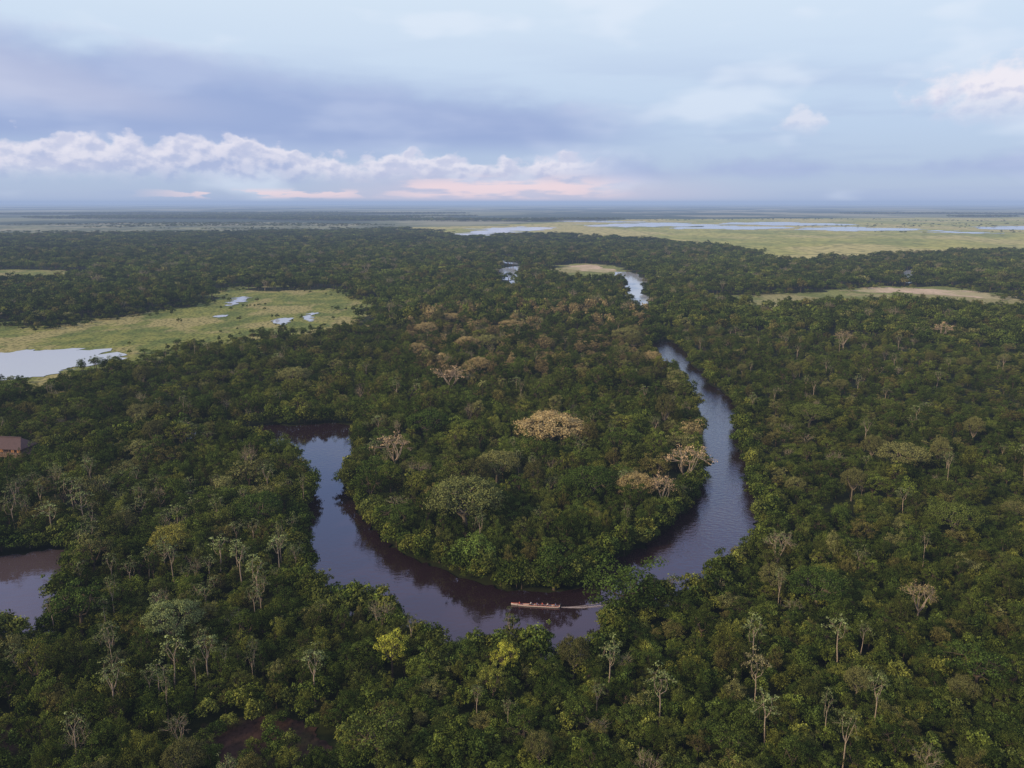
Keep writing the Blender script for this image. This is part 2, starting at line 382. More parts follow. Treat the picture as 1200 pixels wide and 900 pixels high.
def leaves(clumps, nper, size, rg, zc, zr, var=1.0, aspect=0.62, outw=0.8, hollow=0.5):
    C = []; D = []; SH = []
    for (c, r) in clumps:
        k = max(3, int(nper*rg.uniform(0.75, 1.25)*min(1.4, (r[0]/1.2)**1.2)))
        d = rg.normal(0, 1, (k, 3)); d /= np.linalg.norm(d, axis=1)[:, None]
        d[:, 2] = np.where(d[:, 2] < -0.25, -d[:, 2]*0.8, d[:, 2])
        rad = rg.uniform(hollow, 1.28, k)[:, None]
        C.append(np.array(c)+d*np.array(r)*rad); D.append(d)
        SH.append((1+(rg.uniform(-0.35, 0.35))*var)*(1+rg.uniform(-0.4, 0.42, k)*var)*(0.5+0.5*rad[:, 0]))  # random leaf tone, plus shade painted into the inner leaves of each clump
    C = np.concatenate(C); D = np.concatenate(D); SH = np.concatenate(SH); k = len(C)
    SH *= np.clip(0.82+0.34*(C[:, 2]-zc)/zr, 0.42, 1.15)      # canopy shade painted into leaf colour, darker low in the crown
    nrm = D*outw+rg.normal(0, 0.5, (k, 3))+np.array([0, 0, 0.4]); nrm /= np.linalg.norm(nrm, axis=1)[:, None]
    t = np.cross(nrm, rg.normal(0, 1, (k, 3))); t /= np.linalg.norm(t, axis=1)[:, None]
    b = np.cross(nrm, t); s = (size*rg.uniform(0.5, 1.35, k))[:, None]
    fold = nrm*s*0.12
    V = np.stack([C-t*s, C-b*s*aspect+fold, C+t*s, C+b*s*aspect+fold], 1).reshape(-1, 3)
    return V, np.arange(4*k).reshape(k, 4), SH
def dome_dirs(K, zmin, rg):
    out = []; ph = rg.uniform(0, 6.28)
    for i in range(K):
        z = zmin+(1-zmin)*(i+0.5)/K; a = ph+i*2.39996+rg.normal(0, 0.25); s = math.sqrt(max(0, 1-z*z))
        out.append(np.array((s*math.cos(a), s*math.sin(a), z))+rg.normal(0, 0.07, 3))
    return out
def build_tree(style, seed):
    rg = np.random.default_rng(seed); acc = Acc(); clumps = []
    if style == 'dome':
        cz, R3, K, zmin, cr, nper, ls, th = 4.9, (4.0, 4.0, 4.0), 52, -0.6, (0.5, 1.5), 96, 0.18, 4.0
    elif style == 'far':
        cz, R3, K, zmin, cr, nper, ls, th = 5.2, (4.0, 4.0, 3.8), 24, -0.1, (0.8, 1.9), 38, 0.42, 4.0
    elif style == 'tall':
        cz, R3, K, zmin, cr, nper, ls, th = 8.6, (3.6, 3.6, 3.3), 34, -0.7, (0.6, 1.4), 96, 0.185, 6.5
    elif style == 'layered':
        cz, R3, K, zmin, cr, nper, ls, th = 7.0, (5.0, 5.0, 3.2), 48, -0.3, (0.6, 1.4), 90, 0.185, 5.0
    elif style == 'slender':
        cz, R3, K, zmin, cr, nper, ls, th = 10.0, (2.3, 2.3, 2.2), 16, -0.7, (0.5, 0.9), 56, 0.18, 8.0
    elif style == 'emergent':
        cz, R3, K, zmin, cr, nper, ls, th = 7.6, (6.8, 6.8, 3.7), 130, -0.15, (0.9, 1.4), 80, 0.19, 5.0
    elif style == 'bare':
        cz, R3, K, zmin, cr, nper, ls, th = 7.6, (4.0, 4.0, 3.4), 36, 0.0, (0.5, 0.9), 34, 0.15, 4.0
    if style == 'palm':
        top = np.array((0.5, 0.2, 11.0))
        acc.add(tube([(0, 0, 0), (0.1, 0, 4), (0.3, 0.1, 8), top], [0.22, 0.17, 0.15, 0.13], 6))
        V = []; Fq = []; SH = []
        for i in range(16):
            a = i*2.4; up = rg.uniform(-0.2, 0.9); prev = None
            for j in range(9):
                t = j/8; r = 2.6*t; zz = 11+up*r*0.9-1.5*t*t
                c = np.array((0.5+r*math.cos(a), 0.2+r*math.sin(a), zz)); side = np.array((-math.sin(a), math.cos(a), 0))*(0.45*math.sin(math.pi*min(1, t*0.9+0.1))+0.03)
                if prev is not None:
                    pc, ps = prev
                    for sg in (-1, 1):
                        o = len(V); V += [pc, pc+ps*sg-np.array((0, 0, 0.15)), c+side*sg-np.array((0, 0, 0.15)), c]; Fq.append((o, o+1, o+2, o+3)); SH.append(rg.uniform(0.7, 1.3))
                prev = (c, side)
        return mesh_np("palm_trunk", acc.V, acc.F, M_BARK, smooth=True), mesh_np("palm_crown", V, Fq, M_LEAF, SH)
    lean = rg.normal(0, 0.25, 2)
    tp = np.array((lean[0], lean[1], th))
    lob = rg.uniform(0, 6.28, 3)
    for d in dome_dirs(K, zmin, rg):
        k = rg.uniform(0.62, 1.14) if style != 'emergent' else rg.uniform(0.88, 1.0)
        an = math.atan2(d[1], d[0]); am = 0.3 if style == 'emergent' else 1.0
        k *= 1+am*(0.18*math.sin(2*an+lob[0])+0.14*math.sin(3*an+lob[1]))   # lopsided outline
        c = np.array(R3)*d*k+np.array((lean[0], lean[1], cz)); r = rg.uniform(*cr)
        fl = {'dome': 0.8, 'far': 0.8, 'tall': 0.75, 'layered': 0.5, 'slender': 0.45, 'emergent': 0.7, 'bare': 0.5}[style]
        clumps.append((c, (r, r, r*fl)))
    if style in ('dome', 'tall'):
        for i in range(4):
            clumps.append((np.array((lean[0], lean[1], cz))+rg.normal(0, 1, 3)*np.array(R3)*0.3, (2.0, 2.0, 1.8)))
    tr0 = {'dome': 0.32, 'far': 0.3, 'tall': 0.3, 'layered': 0.36, 'slender': 0.13, 'emergent': 0.5, 'bare': 0.24}[style]
    acc.add(tube([(0, 0, -0.3), (lean[0]*0.2+0.1, lean[1]*0.2, th*0.35), (lean[0]*0.6, lean[1]*0.6+0.1, th*0.7), tp], [tr0*1.3, tr0, tr0*0.85, tr0*0.7], 4 if style == 'far' else 6))
    nm = {'dome': 5, 'far': 3, 'tall': 5, 'layered': 6, 'slender': 4, 'emergent': 9, 'bare': 7}[style]
    mains = []
    for i in range(nm):
        a = i*2*math.pi/nm+rg.normal(0, 0.3); q = np.array((math.cos(a)*R3[0]*0.5, math.sin(a)*R3[1]*0.5, cz+R3[2]*rg.uniform(0.0, 0.35)-tp[2]))+tp
        mains.append(q); limb(acc, tp-np.array((0, 0, th*rg.uniform(0.02, 0.2))), q, tr0*0.55, tr0*0.28, rg)
    cl = list(clumps)[:K]
    for ci, (c, r) in enumerate(cl):
        if style == 'far' or (style in ('dome', 'tall', 'emergent') and ci % 3): continue
        q = min(mains, key=lambda m_: np.linalg.norm(m_-c))
        limb(acc, q, c, tr0*0.24, tr0*0.06+0.01, rg, 0.08, 2, 3)
        if style == 'bare' or (style == 'emergent' and ci % 6 == 0):
            for j in range(3):
                e_ = c+rg.normal(0, 0.6, 3)+np.array((0, 0, 0.5)); limb(acc, c*0.6+q*0.4, e_, tr0*0.12, 0.015, rg, 0.02, 2, 3)
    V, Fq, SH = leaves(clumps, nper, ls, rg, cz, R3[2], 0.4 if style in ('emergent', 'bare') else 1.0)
    bark = M_PALE if style in ('slender', 'bare') else (M_MIDB if style == 'emergent' else M_BARK)
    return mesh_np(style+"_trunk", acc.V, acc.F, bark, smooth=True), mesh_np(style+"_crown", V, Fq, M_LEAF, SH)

VAR = []
for st_, k in (('dome', 6), ('tall', 3), ('layered', 4), ('slender', 3), ('emergent', 2), ('bare', 2), ('palm', 1), ('far', 4)):
    for i in range(k): VAR.append((st_, *build_tree(st_, 100+len(VAR)*7)))
IDX = {s: [i for i, v in enumerate(VAR) if v[0] == s] for s in ('dome', 'tall', 'layered', 'slender', 'emergent', 'bare', 'palm', 'far')}

_T = RNG.uniform(0, 1, (256, 256))
def vnoise(x, y, s):
    x = np.asarray(x)/s+1000; y = np.asarray(y)/s+1000; xi = np.floor(x).astype(int); yi = np.floor(y).astype(int); fx = x-xi; fy = y-yi
    fx = fx*fx*(3-2*fx); fy = fy*fy*(3-2*fy); g = lambda i, j: _T[i % 256, j % 256]
    return (g(xi, yi)*(1-fx)+g(xi+1, yi)*fx)*(1-fy)+(g(xi, yi+1)*(1-fx)+g(xi+1, yi+1)*fx)*fy
def fbm(x, y, s): return 0.55*vnoise(x, y, s)+0.3*vnoise(x, y, s/2.1)+0.15*vnoise(x, y, s/4.3)
def project(P, z):
    dx, dy, dz = P[:, 0], P[:, 1], z-H
    f = dy*CP-dz*SP; up = dy*SP+dz*CP
    return 600+F*dx/f, 450-F*up/f
def jgrid(d0, d1, s):
    xs = np.arange(-d1*0.85-40, d1*0.85+40, s); ys = np.arange(d0*0.7, d1, s)
    gx, gy = np.meshgrid(xs, ys); gx = gx+(np.arange(len(ys)) % 2)[:, None]*s*0.5
    P = np.stack([gx.ravel(), gy.ravel()], 1)+RNG.uniform(-0.42, 0.42, (gx.size, 2))*s
    d = np.hypot(P[:, 0], P[:, 1])
    return P[(d > d0) & (d < d1) & (np.abs(P[:, 0]) < P[:, 1]*0.74+25)]
HUT = np.array(G(19, 540, 0))
def hutclear(P): return ~((np.abs(P[:, 0]-HUT[0]+1) < 12.0) & (P[:, 1] > HUT[1]-36) & (P[:, 1] < HUT[1]+8))
def clear(P, marg, skip=()):
    ok = np.ones(len(P), bool)
    for pi_, poly in enumerate(WATER+OPEN):
        if pi_-len(WATER) in skip: continue
        lo, hi = poly.min(0)-8, poly.max(0)+8
        c = np.where((P[:, 0] > lo[0]) & (P[:, 0] < hi[0]) & (P[:, 1] > lo[1]) & (P[:, 1] < hi[1]))[0]
        if len(c) == 0: continue
        q = P[c]; m_ = marg[c] if isinstance(marg, np.ndarray) else marg
        bad = inpoly(q, poly) | (dist_poly(q, poly) < m_)
        ok[c[bad]] = False
    return ok & hutclear(P)

GREENS = np.array([(0.053, 0.076, 0.015), (0.073, 0.098, 0.019), (0.105, 0.130, 0.023), (0.088, 0.102, 0.023), (0.150, 0.158, 0.030), (0.140, 0.124, 0.036)])
TP = []; TV = []; TSC = []; TC = []
def put_tree(P, v, sxy, sz, c):
    TP.append(P); TV.append(v); TSC.append((sxy, sxy, sz)); TC.append(c)
def zone_tint(P, r):
    w = fbm(P[0], P[1], 120); i = r.choice(6, p=[0.28, 0.25, 0.17, 0.15, 0.09, 0.06]); c = GREENS[i]*r.uniform(0.65, 1.3)
    return c*(0.65+0.7*w)

TAN = (0.43, 0.32, 0.14); TAN2 = (0.34, 0.26, 0.11); OLV = (0.19, 0.185, 0.06); YEL = (0.38, 0.38, 0.05); PAL = (0.19, 0.22, 0.08); PTAN = (0.55, 0.38, 0.20)
W0 = {'dome': 10.5, 'tall': 9.3, 'layered': 12, 'slender': 6.0, 'emergent': 15.0, 'bare': 9, 'palm': 5.5, 'far': 10.5}
DG = (0.060, 0.090, 0.018); LG = (0.10, 0.122, 0.026)
FEAT = [(645, 497, 11, 86, 'emergent', TAN, 1.2), (803, 541, 10, 56, 'bare', PTAN, 1.35), (745, 562, 10, 44, 'emergent', TAN2, 1.0), (775, 572, 9, 36, 'bare', PTAN, 1.2),
    (530, 440, 10, 42, 'bare', PTAN, 1.25), (582, 533, 11, 52, 'emergent', OLV, 1.0), (545, 584, 11, 92, 'emergent', (0.15, 0.160, 0.05), 1.35), (462, 522, 10, 46, 'bare', PTAN, 1.25),
    (500, 383, 9, 32, 'emergent', TAN2, 1.0), (528, 372, 9, 30, 'emergent', TAN2, 1.0), (548, 400, 9, 30, 'emergent', TAN2, 1.0), (520, 418, 9, 32, 'emergent', TAN, 0.9), (572, 398, 9, 34, 'emergent', OLV, 1.0),
    (600, 380, 9, 30, 'emergent', TAN2, 1.0), (735, 390, 9, 34, 'emergent', OLV, 1.0), (762, 418, 9, 26, 'emergent', TAN2, 1.0), (490, 408, 9, 26, 'emergent', TAN2, 1.0), (560, 425, 9, 28, 'emergent', TAN2, 1.0),
    (458, 745, 9, 44, 'layered', YEL, 0.9), (592, 757, 8, 38, 'layered', YEL, 0.8), (200, 625, 10, 46, 'emergent', (0.26, 0.24, 0.05), 1.0),
    (715, 763, 10, 34, 'slender', PAL, 1.0), (885, 733, 10, 34, 'slender', PAL, 1.0), (130, 790, 10, 42, 'slender', PAL, 1.0), (366, 772, 10, 42, 'slender', PAL, 1.0), (775, 803, 9, 38, 'slender', PAL, 1.0),
    (888, 778, 10, 34, 'slender', (0.25, 0.22, 0.1), 1.0), (1030, 800, 10, 34, 'slender', PAL, 1.0), (240, 755, 10, 40, 'slender', PAL, 1.0), (200, 760, 10, 40, 'slender', PAL, 1.05),
    (280, 650, 10, 34, 'slender', PAL, 1.1), (300, 668, 10, 34, 'slender', PAL, 1.1), (255, 640, 10, 34, 'slender', PAL, 1.05), (325, 640, 10, 32, 'slender', PAL, 1.05), (60, 600, 10, 30, 'slender', PAL, 1.05), (95, 585, 10, 30, 'slender', PAL, 1.05),
    (1078, 688, 9, 40, 'bare', TAN2, 0.9), (1106, 389, 8, 28, 'bare', PTAN, 1.2), (990, 398, 8, 26, 'bare', TAN2, 1.2), (1062, 524, 10, 60, 'emergent', OLV, 0.9), (345, 435, 10, 40, 'emergent', OLV, 1.0),
    (912, 632, 9, 36, 'bare', PAL, 1.0), (900, 830, 9, 40, 'slender', PAL, 1.0), (200, 712, 10, 64, 'emergent', PAL, 0.95), (800, 510, 10, 38, 'layered', OLV, 1.0), (735, 690, 7, 92, 'dome', DG, 1.35),
    (160, 515, 10, 40, 'layered', OLV, 0.9), (565, 452, 11, 12, 'palm', OLV, 1.15), (325, 420, 10, 22, 'slender', PAL, 1.0), (810, 500, 10, 30, 'tall', TAN2, 1.0), (985, 740, 9, 34, 'slender', PAL, 1.0),
    (440, 545, 9, 60, 'dome', DG, 1.3), (560, 640, 8, 60, 'dome', (0.11, 0.155, 0.03), 1.1), (650, 655, 8, 60, 'dome', DG, 1.15),
    (960, 680, 8, 70, 'emergent', DG, 0.85), (1120, 600, 8, 62, 'emergent', LG, 0.85), (440, 850, 8, 86, 'layered', LG, 0.9),
    (90, 700, 9, 66, 'layered', DG, 1.1), (300, 590, 9, 60, 'emergent', DG, 0.95), (950, 480, 8, 50, 'emergent', LG, 0.85), (1150, 770, 8, 74, 'layered', DG, 0.9), (690, 560, 10, 60, 'emergent', DG, 1.1), (500, 490, 10, 54, 'emergent', DG, 1.1),
    (380, 322, 8, 13, 'far', DG, 1.1), (880, 326, 8, 13, 'far', DG, 1.1), (520, 330, 8, 13, 'far', DG, 1.1), (1010, 372, 8, 18, 'far', DG, 1.1)]
featP = []
nfar = 0
for (u, v, h, wpx, s_, c, hs) in FEAT:
    x, y = G(u, v, h); f = y*CP+(H-h)*SP; wm = wpx*f/F; sc = wm/W0[s_]
    vi = IDX[s_][int(RNG.integers(len(IDX[s_])))]
    if s_ == 'far': vi = IDX['far'][nfar]; nfar += 1
    featP.append((x, y, wm*0.5)); put_tree((x, y), vi, sc, hs, c)
NFEAT = len(TP)
featA = np.array(featP)
def notfeat(P, k=0.62):
    ok = np.ones(len(P), bool)
    for (x, y, r) in featA: ok &= np.hypot(P[:, 0]-x, P[:, 1]-y) > r*k
    return ok
def zone(pix): return np.array([G(*p) for p in pix])
PEN = zone([(415, 505, 0), (470, 420, 0), (480, 360, 0), (700, 350, 0), (770, 410, 0), (815, 460, 0), (830, 570, 0), (700, 690, 0), (560, 690, 0), (400, 580, 0)])
SLZ = zone([(0, 560, 5), (110, 540, 5), (230, 570, 5), (350, 570, 5), (360, 690, 5), (300, 800, 5), (180, 830, 5), (90, 800, 5), (0, 780, 5)])
ORZ = zone([(470, 430, 5), (480, 365, 5), (560, 355, 5), (760, 365, 5), (760, 420, 5), (640, 450, 5), (540, 455, 5)])
RZ = lambda P: (P[:, 0] > 0.15*P[:, 1]+25)     # bushier low growth across the eastern bank

def populate(P, rad, kind):
    P_in = inpoly(P, PEN); S_in = inpoly(P, SLZ); O_in = inpoly(P, ORZ); R_in = RZ(P)
    hn_ = fbm(P[:, 0]+500, P[:, 1], 38)
    for i in range(len(P)):
        r = RNG; c = zone_tint(P[i], r); q = r.uniform(); d = math.hypot(*P[i])
        if kind == 'mid': st = 'far' if q < 0.93 else ('layered' if q < 0.98 else 'bare')
        elif S_in[i] and kind == 'small' and q < 0.24: st = 'slender'
        elif kind == 'big': st = 'layered' if q < 0.34 else ('dome' if q < 0.80 else ('tall' if q < 0.94 else 'emergent'))
        else: st = 'dome' if q < 0.66 else ('tall' if q < 0.79 else ('layered' if q < 0.955 else ('slender' if q < 0.980 else 'bare')))
        if O_in[i] and r.uniform() < 0.25: c = np.array(TAN2)*r.uniform(0.45, 0.9)
        elif r.uniform() < 0.03: c = np.array(OLV)*r.uniform(0.7, 1.1)
        if st == 'emergent': c = np.array(OLV)*r.uniform(0.45, 0.9)
        if st in ('slender', 'bare'): c = np.array(PAL)*r.uniform(0.5, 0.9)
        s = rad[i]*2/W0[st]
        if st == 'slender': s = min(s, 1.1)
        hz = (0.34 if kind == 'small' else (0.62 if kind == 'mid' else 0.60))+0.72*hn_[i]
        if R_in[i] and kind != 'mid': hz *= 0.82
        if P_in[i]: hz *= 1.15
        if d < 190: hz *= 0.82
        if st == 'slender': hz = r.uniform(0.65, 0.98)
        if st == 'tall': hz *= 0.8
        v = IDX[st][int(r.integers(len(IDX[st])))]
        put_tree((P[i, 0], P[i, 1]), v, s, hz*r.uniform(0.72, 1.22), c)

BIG = jgrid(88, 560, 9.4); rad = RNG.uniform(3.2, 6.0, len(BIG)); nr = (np.hypot(BIG[:, 0], BIG[:, 1]) < 200) | RZ(BIG)
rad = np.where(nr, rad*0.68, rad)
k = (RNG.uniform(0, 1, len(BIG)) < np.where(nr, 0.60, 0.58)) & clear(BIG, rad*0.5) & notfeat(BIG, 0.8); BIG = BIG[k]; populate(BIG, rad[k], 'big'); brad = rad[k]
P = np.concatenate([jgrid(88, 205, 3.6), jgrid(205, 380, 4.7), jgrid(380, 560, 5.8)]); d = np.hypot(P[:, 0], P[:, 1]); rad = RNG.uniform(1.7, 3.8, len(P)); rad = np.where(d < 205, rad*0.76, rad)
gap = fbm(P[:, 0]-300, P[:, 1]+90, 14)
k = clear(P, rad*0.45) & notfeat(P) & (gap < 0.77)
for s0 in range(0, len(P), 2000):
    dm = np.hypot(P[s0:s0+2000, None, 0]-BIG[None, :, 0], P[s0:s0+2000, None, 1]-BIG[None, :, 1])
    k[s0:s0+2000] &= ~np.any(dm < brad[None, :]*0.65, axis=1)
populate(P[k], rad[k], 'small')
P = np.concatenate([jgrid(560, 900, 8.4), jgrid(900, 1700, 12.0)]); d = np.hypot(P[:, 0], P[:, 1]); rad = np.where(d < 900, RNG.uniform(3.6, 6.0, len(P)), RNG.uniform(5.5, 8.0, len(P)))
k = clear(P, rad*0.4) & notfeat(P); populate(P[k], rad[k], 'mid')
P = jgrid(1700, 7500, 28.0); n0 = fbm(P[:, 0]*0.4, P[:, 1], 800); rad = RNG.uniform(12, 19, len(P)); dd = np.hypot(P[:, 0], P[:, 1])
k = clear(P, 5.0) & (n0 > np.clip(0.30+(dd-1700)/8500, 0.30, 0.57))
P = P[k]; rad = rad[k]
for i in range(len(P)):
    put_tree((P[i, 0], P[i, 1]), IDX['far'][int(RNG.integers(4))], rad[i]/5.2, RNG.uniform(0.8, 1.25), zone_tint(P[i], RNG)*0.9)
for pi_, poly in enumerate(OPEN[:3]):
    lo, hi = poly.min(0), poly.max(0); m_ = (700, 3500, 5000)[pi_]
    q = np.stack([RNG.uniform(lo[0], hi[0], m_), RNG.uniform(lo[1], hi[1], m_)], 1)
    nn = fbm(q[:, 0]*(1 if pi_ == 0 else 0.4), q[:, 1], 50 if pi_ == 0 else 300)
    q = q[inpoly(q, poly) & (nn > (0.63, 0.59, 0.52)[pi_])]
    for w in WATER: q = q[~inpoly(q, w)] if len(q) else q
    for p in q: put_tree(tuple(p), IDX['far'][int(RNG.integers(4))], RNG.uniform(0.15, 0.4)*(1 if pi_ == 0 else 4), RNG.uniform(0.2, 0.4)*(1 if pi_ == 0 else 1.6), zone_tint(p, RNG))
# shrub fringe where forest meets the clearings
for poly, amp in ((OPEN[0], 18), (OPEN[3], 18), (OPEN[5], 10)):
    for i in range(0, len(poly)):
        p = poly[i]
        if fbm(p[0], p[1], 40) < 0.42: continue
        for _ in range(4):
            q = p+RNG.normal(0, 1, 2)*amp*0.5
            if any(inpoly(q[None], w)[0] for w in WATER): continue
            put_tree(tuple(q), IDX['far'][int(RNG.integers(4))], RNG.uniform(0.2, 0.65), RNG.uniform(0.2, 0.55), zone_tint(q, RNG))

TP = np.array(TP); TV = np.array(TV); TSC = np.array(TSC); TC = np.array(TC); NT = len(TP)
dd = np.hypot(TP[:, 0], TP[:, 1]); W = np.array([W0[VAR[v][0]] for v in TV])*TSC[:, 0]
pu, pv = project(TP, TSC[:, 2]*7.0)
vis = (pu > 0) & (pu < 1200) & (pv > 250) & (pv < 880)
score = np.where(vis, W*(0.3+TSC[:, 2])/np.maximum(dd, 1), 0); score[:NFEAT] += 10
order = np.argsort(-score); indiv = set(order[:298].tolist())
rot = RNG.uniform(0, 6.283, NT)

NAME = {'dome': 'broadleaf_tree', 'far': 'broadleaf_tree', 'tall': 'broadleaf_tree', 'layered': 'spreading_tree', 'slender': 'slender_tree', 'emergent': 'canopy_tree', 'bare': 'bare_tree', 'palm': 'palm_tree'}
LAB = {'dome': "dense rounded dark green rainforest tree in the unbroken canopy", 'tall': "tall narrow green rainforest tree rising above its neighbours",
    'far': "rounded dark green tree in the distant forest",
    'layered': "spreading green rainforest tree with layered leaf clumps", 'slender': "slender pale-trunked tree with a sparse light green crown",
    'emergent': "broad domed canopy tree with fine branches showing", 'bare': "nearly bare tree with pale twisting branches", 'palm': "thin palm standing above the forest canopy"}
def colword(c):
    if c[0] > 0.47: return "pinkish tan"
    if c[0] > 0.38 and c[2] > 0.06: return "golden tan"
    if c[0] > c[1]*1.15: return "brownish tan"
    if c[0] > 0.23 and c[2] < 0.06: return "bright yellow-green"
    if c[0] > 0.13: return "pale olive"
    return "dark green"
src = {}
for i in sorted(indiv):
    v = int(TV[i]); s_, mt, mc = VAR[v]
    t = bpy.data.objects.new(NAME[s_], None); COL.objects.link(t); t.empty_display_size = 1
    t.location = (TP[i, 0], TP[i, 1], 0); t.rotation_euler = (0, 0, rot[i]); t.scale = TSC[i]
    if i < NFEAT and s_ in ('emergent', 'layered', 'bare', 'dome'):
        cw = colword(TC[i])
        t['label'] = {'emergent': f"wide domed {cw} tree rising over the dark canopy", 'layered': f"spreading {cw} tree with layered leaf clumps",
            'bare': f"nearly bare pale-branched tree with sparse {cw} leaves", 'dome': f"large rounded {cw} tree leaning over the river bank"}[s_]
    else: t['label'] = LAB[s_]
    t['category'] = "tree"; t['group'] = "rainforest trees along the winding river"
    a1 = addobj("trunk", mt, t); c1 = addobj("crown", mc, t); c1['tint'] = [float(q) for q in TC[i]]
    src.setdefault(v, (a1, c1))

def scatter(name, P, Vi, SC, ROT, C, trunk=True):
    me = bpy.data.meshes.new(name); n_ = len(P)
    me.vertices.add(n_); co = np.zeros((n_, 3), np.float32); co[:, :2] = P; me.vertices.foreach_set('co', co.ravel())
    a_ = me.attributes.new('var', 'INT', 'POINT'); a_.data.foreach_set('value', Vi.astype(np.int32))
    a_ = me.attributes.new('sca', 'FLOAT_VECTOR', 'POINT'); a_.data.foreach_set('vector', SC.astype(np.float32).ravel())
    R3_ = np.zeros((n_, 3), np.float32); R3_[:, 2] = ROT
    a_ = me.attributes.new('rotv', 'FLOAT_VECTOR', 'POINT'); a_.data.foreach_set('vector', R3_.ravel())
    a_ = me.attributes.new('tint', 'FLOAT_COLOR', 'POINT'); cc = np.ones((n_, 4), np.float32); cc[:, :3] = C; a_.data.foreach_set('color', cc.ravel())
    me.update(); o = addobj(name, me, kind='stuff')
    g = bpy.data.node_groups.new(name, 'GeometryNodeTree')
    g.interface.new_socket('Geometry', in_out='INPUT', socket_type='NodeSocketGeometry'); g.interface.new_socket('Geometry', in_out='OUTPUT', socket_type='NodeSocketGeometry')
    gi = g.nodes.new('NodeGroupInput'); go = g.nodes.new('NodeGroupOutput'); J = g.nodes.new('GeometryNodeJoinGeometry')
    mp = g.nodes.new('GeometryNodeMeshToPoints'); g.links.new(gi.outputs[0], mp.inputs[0])
    def na(nm, ty):
        q = g.nodes.new('GeometryNodeInputNamedAttribute'); q.data_type = ty; q.inputs[0].default_value = nm; return q.outputs[0]
    va, sa, ra = na('var', 'INT'), na('sca', 'FLOAT_VECTOR'), na('rotv', 'FLOAT_VECTOR')
    for v in sorted(set(Vi.tolist())):
        if v not in src: continue
        j = g.nodes.new('GeometryNodeJoinGeometry')
        for ob in src[v] if trunk else src[v][1:]:
            oi = g.nodes.new('GeometryNodeObjectInfo'); oi.transform_space = 'ORIGINAL'; oi.inputs[0].default_value = ob; g.links.new(oi.outputs['Geometry'], j.inputs[0])
        cp = g.nodes.new('FunctionNodeCompare'); cp.data_type = 'INT'; cp.operation = 'EQUAL'
        ii = [s for s in cp.inputs if s.type == 'INT']; g.links.new(va, ii[0]); ii[1].default_value = v
        ip = g.nodes.new('GeometryNodeInstanceOnPoints')
        g.links.new(mp.outputs[0], ip.inputs['Points']); g.links.new(cp.outputs[0], ip.inputs['Selection']); g.links.new(j.outputs[0], ip.inputs['Instance'])
        g.links.new(ra, ip.inputs['Rotation']); g.links.new(sa, ip.inputs['Scale']); g.links.new(ip.outputs[0], J.inputs[0])
    g.links.new(J.outputs[0], go.inputs[0])
    md = o.modifiers.new('scatter', 'NODES'); md.node_group = g
    return o
rest = np.array([i for i in range(NT) if i not in indiv])
print("TREES", NT, "missing variants", [v for v in range(len(VAR)) if v not in src])
scatter("forest", TP[rest], TV[rest], TSC[rest], rot[rest], TC[rest])
P1 = jgrid(88, 230, 3.6); nmud = len(OPEN); k = clear(P1, 0.8, (nmud-1, nmud-2))
P1 = P1[k]; mk = np.ones(len(P1), bool)
for pl in OPEN[-2:]: mk &= ~(inpoly(P1, pl) & (RNG.uniform(0, 1, len(P1)) < 0.35))
P1 = P1[mk]
bank = []
for poly in WATER[:2]:
    for i in range(len(poly)):
        a_, b_ = poly[i-1], poly[i]; L = np.linalg.norm(b_-a_)
        for t in np.arange(0, 1, 1.9/max(L, 1.9)):
            nrm = np.array((b_[1]-a_[1], a_[0]-b_[0]))/max(L, 1e-3)
            for sgn in (1, -1): bank.append(a_+(b_-a_)*t+nrm*sgn*RNG.uniform(0.0, 2.8))
bank = np.array(bank); kb = np.ones(len(bank), bool)
for w in WATER[:2]: kb &= ~inpoly(bank, w)
kb &= ~((np.abs(bank[:, 0]-HUT[0]+1) < 9) & (bank[:, 1] > HUT[1]-26) & (bank[:, 1] < HUT[1]+8))
bank = bank[kb]
yard = np.stack([RNG.uniform(HUT[0]-13, HUT[0]+11, 90), RNG.uniform(HUT[1]-36, HUT[1]-6, 90)], 1)
for w in WATER[:2]: yard = yard[~inpoly(yard, w)]
PU = np.concatenate([P1, yard, bank]); n_ = len(PU); ny = len(P1)+len(yard)
vs = np.array(IDX['far'])[RNG.integers(0, 4, n_)]; s1 = RNG.uniform(0.25, 0.45, n_); s1[ny:] = RNG.uniform(0.2, 0.7, len(bank))
SCu = np.stack([s1, s1, s1*RNG.uniform(0.8, 1.4, n_)], 1)
CU = GREENS[RNG.integers(0, 5, n_)]*RNG.uniform(0.7, 1.2, n_)[:, None]
scatter("undergrowth", PU, vs, SCu, RNG.uniform(0, 6.28, n_), CU, trunk=False)

# ------------------------------------------------------------- boat
M_HULL = simple("weathered_cream_paint", (0.50, 0.41, 0.34), 0.5, 0.15)
M_RED = simple("red_paint", (0.45, 0.09, 0.05), 0.5, 0.15)
M_WOOD = simple("wood_planks", (0.24, 0.15, 0.09), 0.7, 0.3)
M_DARK = simple("dark_plastic", (0.03, 0.03, 0.035), 0.4, 0.1)
pa, pb = Vector(G(599, 708, 0.5)), Vector(G(656, 711, 0.5))
mid = (pa+pb)/2; bl = (pa-pb).length; ang = math.atan2((pa-pb).y, (pa-pb).x)
boat = bpy.data.objects.new("river_boat", None); COL.objects.link(boat); boat.location = (mid.x, mid.y, 0.35); boat.rotation_euler = (0, 0, ang)
boat['label'] = "long narrow wooden motor canoe carrying passengers along the river"; boat['category'] = "boat"
L2 = bl/2; NSt = 28; ring = 11
def wid(t): return 0.46*min(1, (1-t)*2.6+0.02)**0.7*(1 if t > 0.12 else 0.8+0.2*t/0.12)
def sheer(t): return 0.26+0.4*max(0, t-0.7)**1.6*4+0.05*(1-t)
V = []; Fc = []
